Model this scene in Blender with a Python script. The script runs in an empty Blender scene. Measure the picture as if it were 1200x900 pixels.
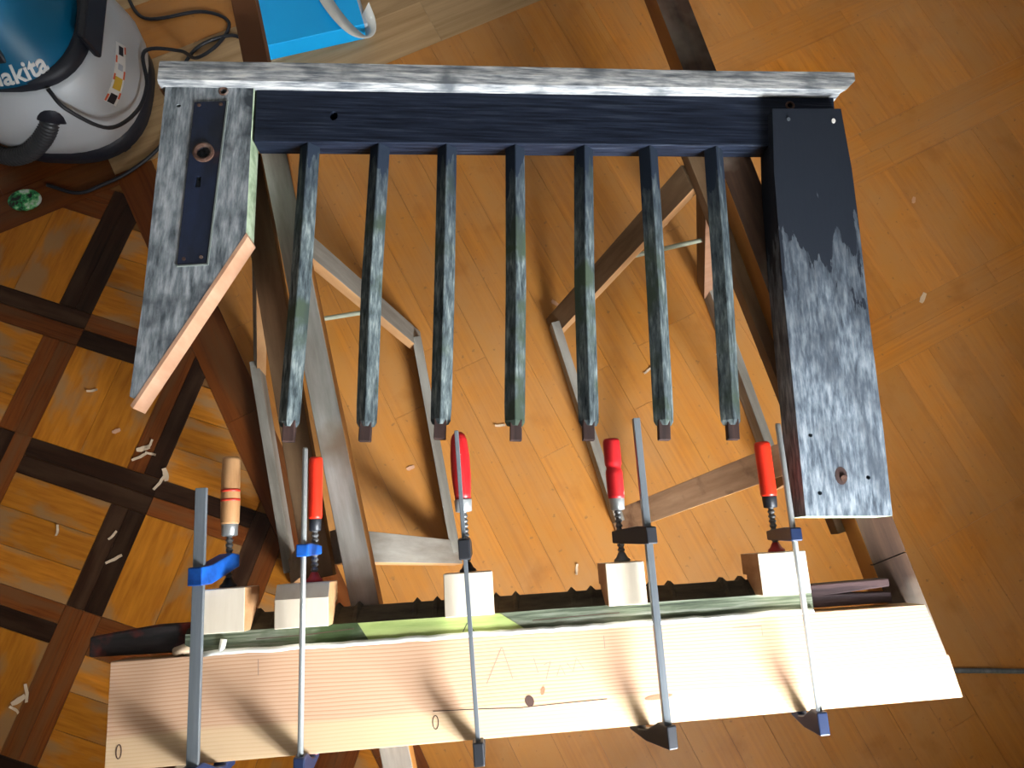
import bpy, bmesh, math, random
from mathutils import Vector, Matrix
random.seed(7)
R_ = math.radians
sc = bpy.context.scene
COL = sc.collection

# ------------------------------------------------------------------ camera
CAMH = 1.84
cam_d = bpy.data.cameras.new('camera')
cam_d.sensor_fit = 'HORIZONTAL'; cam_d.sensor_width = 36.0
cam_d.lens = 868.0 / 1200.0 * 36.0
cam_d.clip_start = 0.05
cam = bpy.data.objects.new('camera', cam_d); COL.objects.link(cam)
rot = Matrix(((0.9986912341, -0.0199427451, -0.0470967705),
              (0.0085046062, 0.9727799203, -0.2315748222),
              (0.0504330303, 0.2308712055, 0.9716763844)))
cam.matrix_world = Matrix.Translation((0, 0, CAMH)) @ rot.to_4x4()
sc.camera = cam

# ------------------------------------------------------------------ world, light, exposure
w = bpy.data.worlds.new('world'); sc.world = w; w.use_nodes = True
bg = w.node_tree.nodes['Background']
bg.inputs[0].default_value = (0.75, 0.87, 1.0, 1); bg.inputs[1].default_value = 0.6
# room axes: u runs toward the window wall, v along it
EU = Vector((0.4695, -0.8829, 0)); EV = Vector((0.8829, 0.4695, 0))
def UV(u, v, z=0.0):
    p = EU*u + EV*v; return Vector((p.x, p.y, z))
WIN_V0, WIN_V1, WIN_Z0, WIN_Z1, WALL_U = 0.00, 0.60, 0.84, 1.72, 1.07
ld = bpy.data.lights.new('window_near_right_offscreen', 'AREA'); ld.shape = 'RECTANGLE'
ld.size = WIN_V1-WIN_V0; ld.size_y = WIN_Z1-WIN_Z0; ld.energy = 158; ld.color = (0.93, 0.97, 1.0)
lo = bpy.data.objects.new('window_near_right_offscreen', ld); COL.objects.link(lo)
xa = EV; za = EU; ya = za.cross(xa)
m = Matrix((xa, ya, za)).transposed()
lo.matrix_world = Matrix.Translation(UV(WALL_U+0.54, (WIN_V0+WIN_V1)/2, (WIN_Z0+WIN_Z1)/2)) @ m.to_4x4()
vs = sc.view_settings
vs.view_transform = 'Standard'; vs.look = 'None'; vs.gamma = 1.0; vs.use_curve_mapping = False
vs.exposure = 0.78

# ------------------------------------------------------------------ materials
def new_mat(name, rough=0.6, metal=0.0, col=None, spec=0.5):
    m = bpy.data.materials.new(name); m.use_nodes = True
    b = m.node_tree.nodes['Principled BSDF']
    b.inputs['Roughness'].default_value = rough; b.inputs['Metallic'].default_value = metal
    b.inputs['Specular IOR Level'].default_value = spec
    if col: b.inputs['Base Color'].default_value = (*col, 1)
    return m, m.node_tree, b
def nd(nt, t, **k):
    n = nt.nodes.new(t)
    for a, v in k.items(): setattr(n, a, v)
    return n
def ramp(nt, stops):
    r = nd(nt, 'ShaderNodeValToRGB'); e = r.color_ramp.elements
    while len(e) < len(stops): e.new(0.5)
    for i, (p, c) in enumerate(stops):
        e[i].position = p; e[i].color = (*c, 1)
    return r
def mixc(nt, a, b, fac, mode='MIX'):
    n = nd(nt, 'ShaderNodeMix', data_type='RGBA', blend_type=mode)
    for s, v in ((n.inputs[6], a), (n.inputs[7], b), (n.inputs[0], fac)):
        if hasattr(v, 'links') or hasattr(v, 'is_linked'): nt.links.new(v, s)
        elif isinstance(v, (int, float)): s.default_value = v
        else: s.default_value = (*v, 1)
    return n.outputs[2]
def wood(name, stops, scale=(1.5, 30, 30), rough=0.7, bump=0.25, detail=6, patch=None, patch_scale=6.0,
         patch_lo=0.5, patch_hi=0.7, randomise=0.0, spec=0.4, rot_z=0.0, grad=None):
    """grain: noise stretched along one axis of the object; patch: blotches of another colour"""
    m, nt, b = new_mat(name, rough, spec=spec)
    tc = nd(nt, 'ShaderNodeTexCoord'); src = tc.outputs['Object']
    oi = nd(nt, 'ShaderNodeObjectInfo')
    if randomise:
        mul = nd(nt, 'ShaderNodeMath', operation='MULTIPLY'); nt.links.new(oi.outputs['Random'], mul.inputs[0]); mul.inputs[1].default_value = 91.0
        ad = nd(nt, 'ShaderNodeVectorMath', operation='ADD'); nt.links.new(src, ad.inputs[0]); nt.links.new(mul.outputs[0], ad.inputs[1]); src = ad.outputs[0]
    mr = nd(nt, 'ShaderNodeMapping'); mr.inputs['Rotation'].default_value = (0, 0, rot_z); nt.links.new(src, mr.inputs[0])
    mp = nd(nt, 'ShaderNodeMapping'); mp.inputs['Scale'].default_value = scale; nt.links.new(mr.outputs[0], mp.inputs[0])
    nz = nd(nt, 'ShaderNodeTexNoise'); nz.inputs['Scale'].default_value = 1.0; nz.inputs['Detail'].default_value = detail
    nz.inputs['Roughness'].default_value = 0.62; nt.links.new(mp.outputs[0], nz.inputs['Vector'])
    rp = ramp(nt, stops); nt.links.new(nz.outputs[0], rp.inputs[0]); colr = rp.outputs[0]
    if patch:
        n2 = nd(nt, 'ShaderNodeTexNoise'); n2.inputs['Scale'].default_value = patch_scale; n2.inputs['Detail'].default_value = 5
        nt.links.new(src, n2.inputs['Vector'])
        r2 = ramp(nt, [(patch_lo, (0, 0, 0)), (patch_hi, (1, 1, 1))]); nt.links.new(n2.outputs[0], r2.inputs[0])
        colr = mixc(nt, colr, patch, r2.outputs[0])
    if grad:   # old stain that thins out along the board with a ragged edge: (axis, start, end, colour)
        sx = nd(nt, 'ShaderNodeSeparateXYZ'); nt.links.new(tc.outputs['Object'], sx.inputs[0])
        n3 = nd(nt, 'ShaderNodeTexNoise'); n3.inputs['Scale'].default_value = 1.0; n3.inputs['Detail'].default_value = 6
        m3 = nd(nt, 'ShaderNodeMapping'); m3.inputs['Scale'].default_value = tuple(max(4.0, c*0.35) for c in scale); nt.links.new(src, m3.inputs[0]); nt.links.new(m3.outputs[0], n3.inputs['Vector'])
        mg = nd(nt, 'ShaderNodeMapRange'); mg.inputs[1].default_value = grad[1]; mg.inputs[2].default_value = grad[2]; nt.links.new(sx.outputs[grad[0]], mg.inputs[0])
        sm = nd(nt, 'ShaderNodeMath', operation='ADD'); nt.links.new(mg.outputs[0], sm.inputs[0]); nt.links.new(n3.outputs[0], sm.inputs[1])
        rg = ramp(nt, [(0.40, (0, 0, 0)), (1.0, (0.75, 0.75, 0.75)), (1.45, (1, 1, 1))]); nt.links.new(sm.outputs[0], rg.inputs[0])
        colr = mixc(nt, colr, grad[3], rg.outputs[0])
    if randomise:
        hs = nd(nt, 'ShaderNodeHueSaturation')
        mr_ = nd(nt, 'ShaderNodeMapRange'); mr_.inputs[3].default_value = 1-randomise; mr_.inputs[4].default_value = 1+randomise
        nt.links.new(oi.outputs['Random'], mr_.inputs[0]); nt.links.new(mr_.outputs[0], hs.inputs['Value']); nt.links.new(colr, hs.inputs['Color'])
        colr = hs.outputs[0]
    nt.links.new(colr, b.inputs['Base Color'])
    if bump:
        bp = nd(nt, 'ShaderNodeBump'); bp.inputs['Strength'].default_value = bump; bp.inputs['Distance'].default_value = 0.002
        nt.links.new(nz.outputs[0], bp.inputs['Height']); nt.links.new(bp.outputs[0], b.inputs['Normal'])
    return m

M = {}
# parquet (object space: x along the board, unit box)
def oak(name, dark, light, worn, rnd=0.09, lo=0.46, hi=0.66, rough=0.42):
    return wood(name, [(0.30, dark), (0.55, light), (0.75, tuple(min(1, c*1.18) for c in light))], (2.2, 9, 3), rough, 0.08,
                patch=worn, patch_scale=1.6, patch_lo=lo, patch_hi=hi, randomise=rnd, spec=0.22)
M['oak'] = oak('honey_oak', (0.41, 0.13, 0.008), (0.54, 0.19, 0.012), (0.51, 0.20, 0.026))
def trodden(m):
    nt = m.node_tree; b = nt.nodes['Principled BSDF']; src = b.inputs['Base Color'].links[0].from_socket
    ge = nd(nt, 'ShaderNodeNewGeometry'); nz = nd(nt, 'ShaderNodeTexNoise'); nz.inputs['Scale'].default_value = 2.6; nz.inputs['Detail'].default_value = 7; nz.inputs['Roughness'].default_value = 0.65
    nt.links.new(ge.outputs['Position'], nz.inputs['Vector'])
    rp = ramp(nt, [(0.30, (0.1, 0.1, 0.1)), (0.70, (0.75, 0.75, 0.75))]); nt.links.new(nz.outputs[0], rp.inputs[0])
    c = mixc(nt, src, (0.43, 0.235, 0.10), rp.outputs[0])
    n2 = nd(nt, 'ShaderNodeTexNoise'); n2.inputs['Scale'].default_value = 9; n2.inputs['Detail'].default_value = 6; nt.links.new(ge.outputs['Position'], n2.inputs['Vector'])
    r2 = ramp(nt, [(0.58, (0, 0, 0)), (0.80, (0.55, 0.55, 0.55))]); nt.links.new(n2.outputs[0], r2.inputs[0])
    c = mixc(nt, c, (0.28, 0.085, 0.010), r2.outputs[0])
    n4 = nd(nt, 'ShaderNodeTexNoise'); n4.inputs['Scale'].default_value = 60; n4.inputs['Detail'].default_value = 3; nt.links.new(ge.outputs['Position'], n4.inputs['Vector'])
    r4 = ramp(nt, [(0.66, (0, 0, 0)), (0.74, (0.6, 0.6, 0.6))]); nt.links.new(n4.outputs[0], r4.inputs[0])
    c = mixc(nt, c, (0.20, 0.11, 0.05), r4.outputs[0])
    nt.links.new(c, b.inputs['Base Color'])
trodden(M['oak'])
M['oak_orange'] = oak('varnished_orange_oak', (0.42, 0.125, 0.005), (0.56, 0.185, 0.008), (0.52, 0.19, 0.018), 0.13)
trodden(M['oak_orange'])
M['oak_red'] = oak('red_brown_oak', (0.10, 0.022, 0.004), (0.17, 0.045, 0.008), (0.14, 0.055, 0.018), 0.2)
M['oak_dark'] = oak('dark_stained_oak', (0.012, 0.005, 0.003), (0.030, 0.011, 0.005), (0.05, 0.024, 0.012), 0.3)
M['oak_square'] = oak('lattice_square_oak', (0.32, 0.10, 0.008), (0.45, 0.16, 0.013), (0.33, 0.17, 0.065), 0.2, 0.5, 0.62)
M['oak_pale'] = oak('pale_worn_oak', (0.36, 0.22, 0.10), (0.47, 0.31, 0.16), (0.30, 0.18, 0.08), 0.1, 0.55, 0.75)
M['joint'] = new_mat('floor_joint_dark', 0.9, col=(0.20, 0.085, 0.02))[0]
# old grey painted / weathered gate wood
dk = (0.008, 0.011, 0.019); md = (0.045, 0.058, 0.085); lt = (0.22, 0.25, 0.29); vl = (0.44, 0.46, 0.47)
M['rail_dark'] = wood('dark_weathered_rail', [(0.36, (0.004, 0.006, 0.012)), (0.55, (0.012, 0.017, 0.032)), (0.76, (0.04, 0.05, 0.072))], (8, 200, 200), 0.6, 0.35, patch=(0.009, 0.012, 0.022), patch_scale=5, patch_lo=0.5, patch_hi=0.75, spec=0.12)
M['cap'] = wood('silvery_weathered_cap', [(0.30, (0.06, 0.07, 0.085)), (0.45, (0.22, 0.23, 0.24)), (0.60, (0.44, 0.44, 0.43)), (0.8, (0.58, 0.55, 0.49))], (16, 150, 150), 0.9, 0.3, patch=(0.10, 0.11, 0.12), patch_scale=16, patch_lo=0.5, patch_hi=0.7, spec=0.2)
M['stile_left'] = wood('grey_weathered_stile', [(0.30, (0.045, 0.055, 0.062)), (0.5, (0.17, 0.19, 0.205)), (0.70, (0.34, 0.355, 0.37))], (120, 22, 120), 0.9, 0.25, patch=(0.035, 0.042, 0.05), patch_scale=12, patch_lo=0.51, patch_hi=0.64, spec=0.2)
M['stile_right'] = wood('grey_white_rubbed_stile', [(0.30, (0.04, 0.05, 0.065)), (0.45, (0.12, 0.15, 0.185)), (0.58, (0.24, 0.28, 0.32)), (0.78, (0.42, 0.45, 0.48))], (130, 26, 130), 0.75, 0.25, patch=(0.055, 0.068, 0.088), patch_scale=9, patch_lo=0.48, patch_hi=0.68, spec=0.25, grad=(1, -0.22, 0.36, (0.011, 0.015, 0.024)))
M['spindle'] = wood('blue_grey_spindle', [(0.32, (0.02, 0.027, 0.030)), (0.52, (0.10, 0.125, 0.13)), (0.72, (0.27, 0.31, 0.30))], (150, 28, 150), 0.9, 0.25, patch=(0.055, 0.075, 0.05), patch_scale=14, patch_lo=0.52, patch_hi=0.66, spec=0.1, grad=(1, 0.05, 0.36, (0.018, 0.026, 0.042)))
M['moss'] = wood('pale_green_lichen_paint', [(0.35, (0.16, 0.22, 0.13)), (0.6, (0.36, 0.44, 0.30)), (0.8, (0.45, 0.5, 0.40))], (30, 30, 30), 0.85, 0.3)
M['tenon'] = wood('dark_brown_tenon', [(0.35, (0.018, 0.009, 0.008)), (0.7, (0.07, 0.034, 0.028))], (60, 6, 60), 0.8, 0.3)
M['tenon_rail'] = wood('purple_brown_tenon', [(0.35, (0.020, 0.010, 0.012)), (0.7, (0.10, 0.055, 0.055))], (5, 70, 70), 0.8, 0.3)
M['tenon_stained'] = wood('black_tenon_with_red_paint', [(0.35, (0.006, 0.005, 0.005)), (0.7, (0.03, 0.022, 0.022))], (8, 60, 60), 0.8, 0.3, patch=(0.22, 0.022, 0.008), patch_scale=11, patch_lo=0.46, patch_hi=0.56)
M['old_rail'] = wood('mossy_grey_old_rail', [(0.32, (0.022, 0.032, 0.018)), (0.5, (0.12, 0.145, 0.095)), (0.70, (0.34, 0.36, 0.30))], (7, 170, 170), 0.9, 0.5, patch=(0.035, 0.06, 0.018), patch_scale=8, patch_lo=0.5, patch_hi=0.65)
M['old_rail_bevel'] = wood('blackened_mossy_bevel', [(0.35, (0.03, 0.024, 0.014)), (0.6, (0.075, 0.062, 0.038)), (0.8, (0.13, 0.12, 0.075))], (12, 40, 40), 0.95, 0.5)
M['patch'] = wood('lime_green_bare_patch', [(0.35, (0.24, 0.32, 0.09)), (0.65, (0.40, 0.47, 0.17))], (6, 80, 80), 0.85, 0.2)
# new wood
def larch():
    m, nt, b = new_mat('new_larch_plank', 0.55)
    tc = nd(nt, 'ShaderNodeTexCoord'); mp = nd(nt, 'ShaderNodeMapping'); nt.links.new(tc.outputs['Object'], mp.inputs[0])
    mp.inputs['Scale'].default_value = (1, 1, 1)
    nz = nd(nt, 'ShaderNodeTexNoise'); nz.inputs['Scale'].default_value = 5; nz.inputs['Detail'].default_value = 2
    mq = nd(nt, 'ShaderNodeMapping'); mq.inputs['Scale'].default_value = (0.6, 2.0, 1); nt.links.new(tc.outputs['Object'], mq.inputs[0]); nt.links.new(mq.outputs[0], nz.inputs['Vector'])
    wv = nd(nt, 'ShaderNodeTexWave', wave_type='BANDS', bands_direction='Y', wave_profile='SAW')
    wv.inputs['Scale'].default_value = 62; wv.inputs['Distortion'].default_value = 0
    ad = nd(nt, 'ShaderNodeVectorMath', operation='MULTIPLY_ADD'); nt.links.new(nz.outputs['Color'], ad.inputs[0]); ad.inputs[1].default_value = (0, 0.016, 0); nt.links.new(mp.outputs[0], ad.inputs[2])
    nt.links.new(ad.outputs[0], wv.inputs['Vector'])
    rp = ramp(nt, [(0.0, (0.66, 0.44, 0.30)), (0.6, (0.62, 0.39, 0.25)), (0.93, (0.50, 0.25, 0.13)), (1.0, (0.60, 0.38, 0.24))]); nt.links.new(wv.outputs[0], rp.inputs[0])
    # paler sapwood along the near edge
    sx = nd(nt, 'ShaderNodeSeparateXYZ'); nt.links.new(ad.outputs[0], sx.inputs[0])
    mr = nd(nt, 'ShaderNodeMapRange'); mr.inputs[1].default_value = -0.086; mr.inputs[2].default_value = -0.094; nt.links.new(sx.outputs[1], mr.inputs[0])
    c = mixc(nt, rp.outputs[0], mixc(nt, rp.outputs[0], (0.74, 0.55, 0.32), 0.6), mr.outputs[0])
    nt.links.new(c, b.inputs['Base Color'])
    return m
M['larch'] = larch()
M['fresh'] = wood('fresh_cut_softwood', [(0.3, (0.36, 0.19, 0.11)), (0.55, (0.44, 0.25, 0.155)), (0.8, (0.50, 0.31, 0.21))], (30, 8, 8), 0.6, 0.1, rot_z=R_(-62))
M['block'] = wood('pale_spruce_block', [(0.3, (0.66, 0.56, 0.43)), (0.6, (0.76, 0.67, 0.54))], (40, 4, 40), 0.6, 0.1)
M['block_end'] = wood('orange_block_end_grain', [(0.3, (0.40, 0.20, 0.08)), (0.7, (0.58, 0.34, 0.17))], (40, 40, 20), 0.7, 0.1)
M['knot'] = new_mat('knot_dark', 0.6, col=(0.07, 0.03, 0.02))[0]
M['knot_red'] = new_mat('resin_red_knot', 0.6, col=(0.40, 0.16, 0.08))[0]
M['pencil'] = new_mat('pencil_grey', 0.6, col=(0.30, 0.20, 0.15))[0]
M['pencil_dark'] = new_mat('pencil_dark_line', 0.6, col=(0.06, 0.07, 0.035))[0]
M['glue'] = new_mat('white_wood_glue', 0.3, col=(0.84, 0.86, 0.82))[0]
# trestles
M['tr_grey'] = wood('grey_aged_lath', [(0.32, (0.17, 0.15, 0.12)), (0.6, (0.32, 0.30, 0.26)), (0.8, (0.44, 0.42, 0.37))], (22, 3, 22), 0.75, 0.2)
M['tr_edge'] = wood('orange_lath_edge', [(0.32, (0.42, 0.21, 0.08)), (0.7, (0.62, 0.38, 0.19))], (22, 3, 22), 0.7, 0.1)
M['tr_brown'] = wood('brown_aged_lath', [(0.32, (0.10, 0.055, 0.025)), (0.6, (0.20, 0.12, 0.06)), (0.8, (0.30, 0.20, 0.11))], (22, 3, 22), 0.75, 0.2)
M['tr_pinkbrown'] = wood('rough_brown_brace', [(0.32, (0.34, 0.19, 0.10)), (0.6, (0.50, 0.31, 0.18)), (0.8, (0.58, 0.40, 0.26))], (40, 5, 40), 0.8, 0.2, patch=(0.12, 0.05, 0.025), patch_scale=14, patch_lo=0.56, patch_hi=0.7)
M['beam_dark'] = wood('dark_brown_beam', [(0.34, (0.020, 0.008, 0.004)), (0.6, (0.07, 0.034, 0.018)), (0.8, (0.15, 0.10, 0.075))], (40, 3, 40), 0.6, 0.2, patch=(0.30, 0.25, 0.20), patch_scale=3.6, patch_lo=0.50, patch_hi=0.66)
M['beam_side'] = wood('orange_beam_side', [(0.34, (0.24, 0.09, 0.015)), (0.7, (0.36, 0.15, 0.03))], (20, 3, 20), 0.6, 0.1)
M['beam_grey'] = wood('grey_brown_beam', [(0.34, (0.13, 0.12, 0.10)), (0.6, (0.29, 0.28, 0.25)), (0.8, (0.42, 0.41, 0.38))], (26, 3, 26), 0.7, 0.2, patch=(0.17, 0.12, 0.08), patch_scale=5, patch_lo=0.58, patch_hi=0.72, grad=(1, 0.50, 0.12, (0.13, 0.045, 0.012)))
M['stick'] = new_mat('pale_green_lath', 0.6, col=(0.50, 0.53, 0.40))[0]
# metal etc.
M['steel'] = wood('grey_steel_bar', [(0.3, (0.11, 0.13, 0.15)), (0.7, (0.20, 0.225, 0.25))], (60, 4, 60), 0.42, 0.05)
for k in ('steel',):
    M[k].node_tree.nodes['Principled BSDF'].inputs['Metallic'].default_value = 0.35
M['zinc'] = new_mat('bright_zinc', 0.35, 0.6, (0.42, 0.44, 0.44))[0]
M['steel_dark'] = new_mat('dark_screw_steel', 0.45, 0.6, (0.16, 0.16, 0.16))[0]
M['iron_black'] = new_mat('black_cast_iron', 0.45, 0.2, (0.018, 0.020, 0.026))[0]
M['iron_blue'] = wood('blue_enamel_iron', [(0.35, (0.006, 0.035, 0.16)), (0.6, (0.01, 0.11, 0.50)), (0.8, (0.05, 0.22, 0.65))], (20, 20, 20), 0.35, 0.05)
M['iron_navy'] = new_mat('navy_enamel_iron', 0.4, 0.1, (0.012, 0.025, 0.075))[0]
M['red_plastic'] = new_mat('bright_red_plastic', 0.35, col=(0.80, 0.030, 0.010))[0]
M['red_wood'] = wood('worn_red_lacquered_wood', [(0.4, (0.50, 0.010, 0.014)), (0.7, (0.58, 0.03, 0.03))], (60, 6, 60), 0.4, 0.05, patch=(0.62, 0.36, 0.28), patch_scale=45, patch_lo=0.66, patch_hi=0.72)
M['nat_wood'] = wood('natural_beech_handle', [(0.35, (0.50, 0.25, 0.10)), (0.7, (0.68, 0.40, 0.20))], (60, 6, 60), 0.45, 0.05)
M['red_ring'] = new_mat('red_paint_ring', 0.4, col=(0.62, 0.04, 0.02))[0]
M['red_cap'] = new_mat('red_rubber_cap', 0.5, col=(0.42, 0.015, 0.012))[0]
M['pink_cap'] = new_mat('pink_plastic_cap', 0.5, col=(0.75, 0.24, 0.20))[0]
M['rim'] = new_mat('grey_green_rim', 0.6, col=(0.13, 0.15, 0.14))[0]
M['plate'] = wood('navy_iron_lock_plate', [(0.35, (0.004, 0.006, 0.011)), (0.7, (0.010, 0.018, 0.048))], (20, 6, 20), 0.35, 0.1, patch=(0.075, 0.022, 0.008), patch_scale=13, patch_lo=0.60, patch_hi=0.74)
M['rust'] = wood('rusty_iron', [(0.35, (0.03, 0.012, 0.007)), (0.55, (0.08, 0.038, 0.024)), (0.75, (0.20, 0.17, 0.15))], (60, 60, 60), 0.7, 0.3)
# vacuum
M['vac_white'] = new_mat('light_grey_plastic', 0.4, col=(0.54, 0.58, 0.62))[0]
M['vac_blue'] = new_mat('teal_blue_plastic', 0.4, col=(0.0, 0.14, 0.29))[0]
M['vac_dark'] = new_mat('charcoal_plastic', 0.5, col=(0.013, 0.016, 0.026))[0]
M['rubber'] = new_mat('black_rubber_cable', 0.45, col=(0.012, 0.014, 0.020))[0]
M['hose'] = new_mat('dark_grey_hose', 0.45, col=(0.035, 0.038, 0.044))[0]
M['white_print'] = new_mat('white_print', 0.5, col=(0.82, 0.84, 0.84))[0]
M['orange_print'] = new_mat('orange_red_print', 0.5, col=(0.75, 0.14, 0.06))[0]
M['yellow_print'] = new_mat('yellow_print', 0.5, col=(0.75, 0.50, 0.06))[0]
M['cyan'] = new_mat('cyan_blue_cardboard', 0.5, col=(0.0, 0.46, 1.0))[0]
M['paper'] = new_mat('white_paper', 0.7, col=(0.74, 0.74, 0.70))[0]
M['box_edge'] = new_mat('grey_white_box_edge', 0.7, col=(0.50, 0.55, 0.62))[0]
M['green'] = wood('green_white_print', [(0.42, (0.01, 0.01, 0.01)), (0.5, (0.02, 0.30, 0.09)), (0.56, (0.22, 0.62, 0.26)), (0.64, (0.7, 0.78, 0.72))], (38, 38, 38), 0.5, 0)
M['chip'] = new_mat('pale_wood_chip', 0.7, col=(0.62, 0.47, 0.32))[0]
M['chip_pink'] = new_mat('pinkish_wood_chip', 0.7, col=(0.60, 0.33, 0.20))[0]
M['lint'] = new_mat('white_crumb', 0.8, col=(0.68, 0.66, 0.62))[0]
M['plaster'] = new_mat('plaster', 0.9, col=(0.50, 0.485, 0.45))[0]
M['frame_white'] = new_mat('white_window_paint', 0.5, col=(0.75, 0.74, 0.70))[0]

# ------------------------------------------------------------------ helpers
def obj(name, me, parent=None, mats=None):
    o = bpy.data.objects.new(name, me); COL.objects.link(o)
    if mats:
        for mt in (mats if isinstance(mats, (list, tuple)) else [mats]): me.materials.append(M[mt])
    if parent: o.parent = parent
    return o
def tag(o, label, cat, group=None):
    o['label'] = label; o['category'] = cat
    if group: o['group'] = group
    return o
def struct(o): o['kind'] = 'structure'; return o
def empty(name, label, cat, loc=(0, 0, 0), rotz=0.0, group=None):
    o = bpy.data.objects.new(name, None); COL.objects.link(o); o.empty_display_size = 0.05
    o.location = loc; o.rotation_euler = (0, 0, rotz)
    return tag(o, label, cat, group)
def mesh(name, verts, faces, idx=None, smooth=False):
    me = bpy.data.meshes.new(name); me.from_pydata([tuple(v) for v in verts], [], faces); me.update()
    bm = bmesh.new(); bm.from_mesh(me); bmesh.ops.recalc_face_normals(bm, faces=bm.faces); bm.to_mesh(me); bm.free()
    if idx: 
        for p, i in zip(me.polygons, idx): p.material_index = i
    if smooth:
        for p in me.polygons: p.use_smooth = True
    return me
def bevel_me(me, w, seg=2):
    bm = bmesh.new(); bm.from_mesh(me)
    bmesh.ops.bevel(bm, geom=list(bm.edges), offset=w, segments=seg, affect='EDGES', profile=0.5)
    bm.to_mesh(me); bm.free(); return me
def prism(name, pts, z0, z1, bev=0.0, jitter=0.0):
    """plan outline (x,y) extruded z0..z1"""
    n = len(pts)
    V = [(x, y, z0) for x, y in pts] + [(x, y, z1) for x, y in pts]
    F = [list(range(n))[::-1], list(range(n, 2*n))] + [[i, (i+1) % n, n+(i+1) % n, n+i] for i in range(n)]
    me = mesh(name, V, F)
    if bev: bevel_me(me, bev)
    return me
def box(name, x0, x1, y0, y1, z0, z1, bev=0.0):
    return prism(name, [(x0, y0), (x1, y0), (x1, y1), (x0, y1)], z0, z1, bev)
def oriented(name, p0, p1, w, t, up=Vector((0, 0, 1)), bev=0.001):
    """local-space bar along +Y of length |p1-p0|, width w in X, thickness t in Z; returns mesh + matrix"""
    p0 = Vector(p0); p1 = Vector(p1); L = (p1-p0).length
    y = (p1-p0).normalized(); x = y.cross(Vector(up)).normalized(); z = x.cross(y)
    me = box(name, -w/2, w/2, 0, L, -t/2, t/2, bev)
    return me, Matrix.Translation(p0) @ Matrix((x, y, z)).transposed().to_4x4()
def place(o, mtx, parent):
    o.parent = parent
    o.matrix_basis = parent.matrix_basis.inverted() @ mtx if parent else mtx
def lathe(name, prof, seg=24, axis='Y'):
    """prof: list of (s, r) along axis"""
    V = []; F = []; n = len(prof)
    for s, r in prof:
        for k in range(seg):
            a = 2*math.pi*k/seg; c, d = r*math.cos(a), r*math.sin(a)
            V.append((c, s, d) if axis == 'Y' else (c, d, s))
    for i in range(n-1):
        for k in range(seg):
            F.append([i*seg+k, i*seg+(k+1) % seg, (i+1)*seg+(k+1) % seg, (i+1)*seg+k])
    F.append(list(range(seg))); F.append(list(range((n-1)*seg, n*seg)))
    me = mesh(name, V, F)
    for p in me.polygons: p.use_smooth = len(p.vertices) == 4
    return me
def spline(pts, n=8):
    out = []; P = [Vector(p) for p in pts]
    P = [P[0]*2-P[1]] + P + [P[-1]*2-P[-2]]
    for i in range(1, len(P)-2):
        for k in range(n):
            t = k/n; a, b, c, d = P[i-1], P[i], P[i+1], P[i+2]
            out.append(0.5*((2*b)+(-a+c)*t+(2*a-5*b+4*c-d)*t*t+(-a+3*b-3*c+d)*t**3))
    out.append(P[-2]); return out
def tube(name, pts, r, seg=10, rib=None):
    P = [Vector(p) for p in pts]; V = []; F = []
    nrm = None
    for i, p in enumerate(P):
        t = (P[min(i+1, len(P)-1)]-P[max(i-1, 0)]).normalized()
        if nrm is None: nrm = t.orthogonal().normalized()
        nrm = (nrm - t*nrm.dot(t)).normalized(); b = t.cross(nrm)
        rr = r*(1.0 if not rib else (1.0, 1.0, 1-rib, 1-rib)[i % 4])
        for k in range(seg):
            a = 2*math.pi*k/seg; V.append(p+nrm*(rr*math.cos(a))+b*(rr*math.sin(a)))
    for i in range(len(P)-1):
        for k in range(seg):
            F.append([i*seg+k, i*seg+(k+1) % seg, (i+1)*seg+(k+1) % seg, (i+1)*seg+k])
    F.append(list(range(seg))); F.append(list(range((len(P)-1)*seg, len(P)*seg)))
    me = mesh(name, V, F)
    for p in me.polygons: p.use_smooth = len(p.vertices) == 4
    return me
def ribbon(name, pts, wd, z, h=0.0004):
    """flat stroke on a horizontal surface"""
    P = [Vector((x, y, 0)) for x, y in pts]; L = []; Rr = []
    for i, p in enumerate(P):
        t = (P[min(i+1, len(P)-1)]-P[max(i-1, 0)]).normalized(); n = Vector((-t.y, t.x, 0))*wd/2
        L.append(p+n); Rr.append(p-n)
    V = [(v.x, v.y, z+h) for v in L]+[(v.x, v.y, z+h) for v in Rr]+[(v.x, v.y, z-0.0005) for v in L]+[(v.x, v.y, z-0.0005) for v in Rr]
    n = len(P); F = []
    for i in range(n-1):
        F += [[i, i+1, n+i+1, n+i], [2*n+i, 2*n+i+1, i+1, i], [n+i, n+i+1, 3*n+i+1, 3*n+i]]
    return mesh(name, V, F)
def disc(name, x, y, rx, ry, z0, z1, n=20, rot=0.0):
    c, s = math.cos(rot), math.sin(rot)
    return prism(name, [(x+c*rx*math.cos(a)-s*ry*math.sin(a), y+s*rx*math.cos(a)+c*ry*math.sin(a)) for a in [2*math.pi*k/n for k in range(n)]], z0, z1)
def ring(name, x, y, ro, ri, z0, z1, n=24):
    V = []; F = []
    for k in range(n):
        a = 2*math.pi*k/n; c, s = math.cos(a), math.sin(a)
        V += [(x+ro*c, y+ro*s, z0), (x+ro*c, y+ro*s, z1-0.001), (x+(ro+ri)/2*c, y+(ro+ri)/2*s, z1), (x+ri*c, y+ri*s, z1-0.0015), (x+ri*c, y+ri*s, z0)]
    for k in range(n):
        j = (k+1) % n
        for q in range(4): F.append([k*5+q, j*5+q, j*5+q+1, k*5+q+1])
    return mesh(name, V, F)

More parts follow.
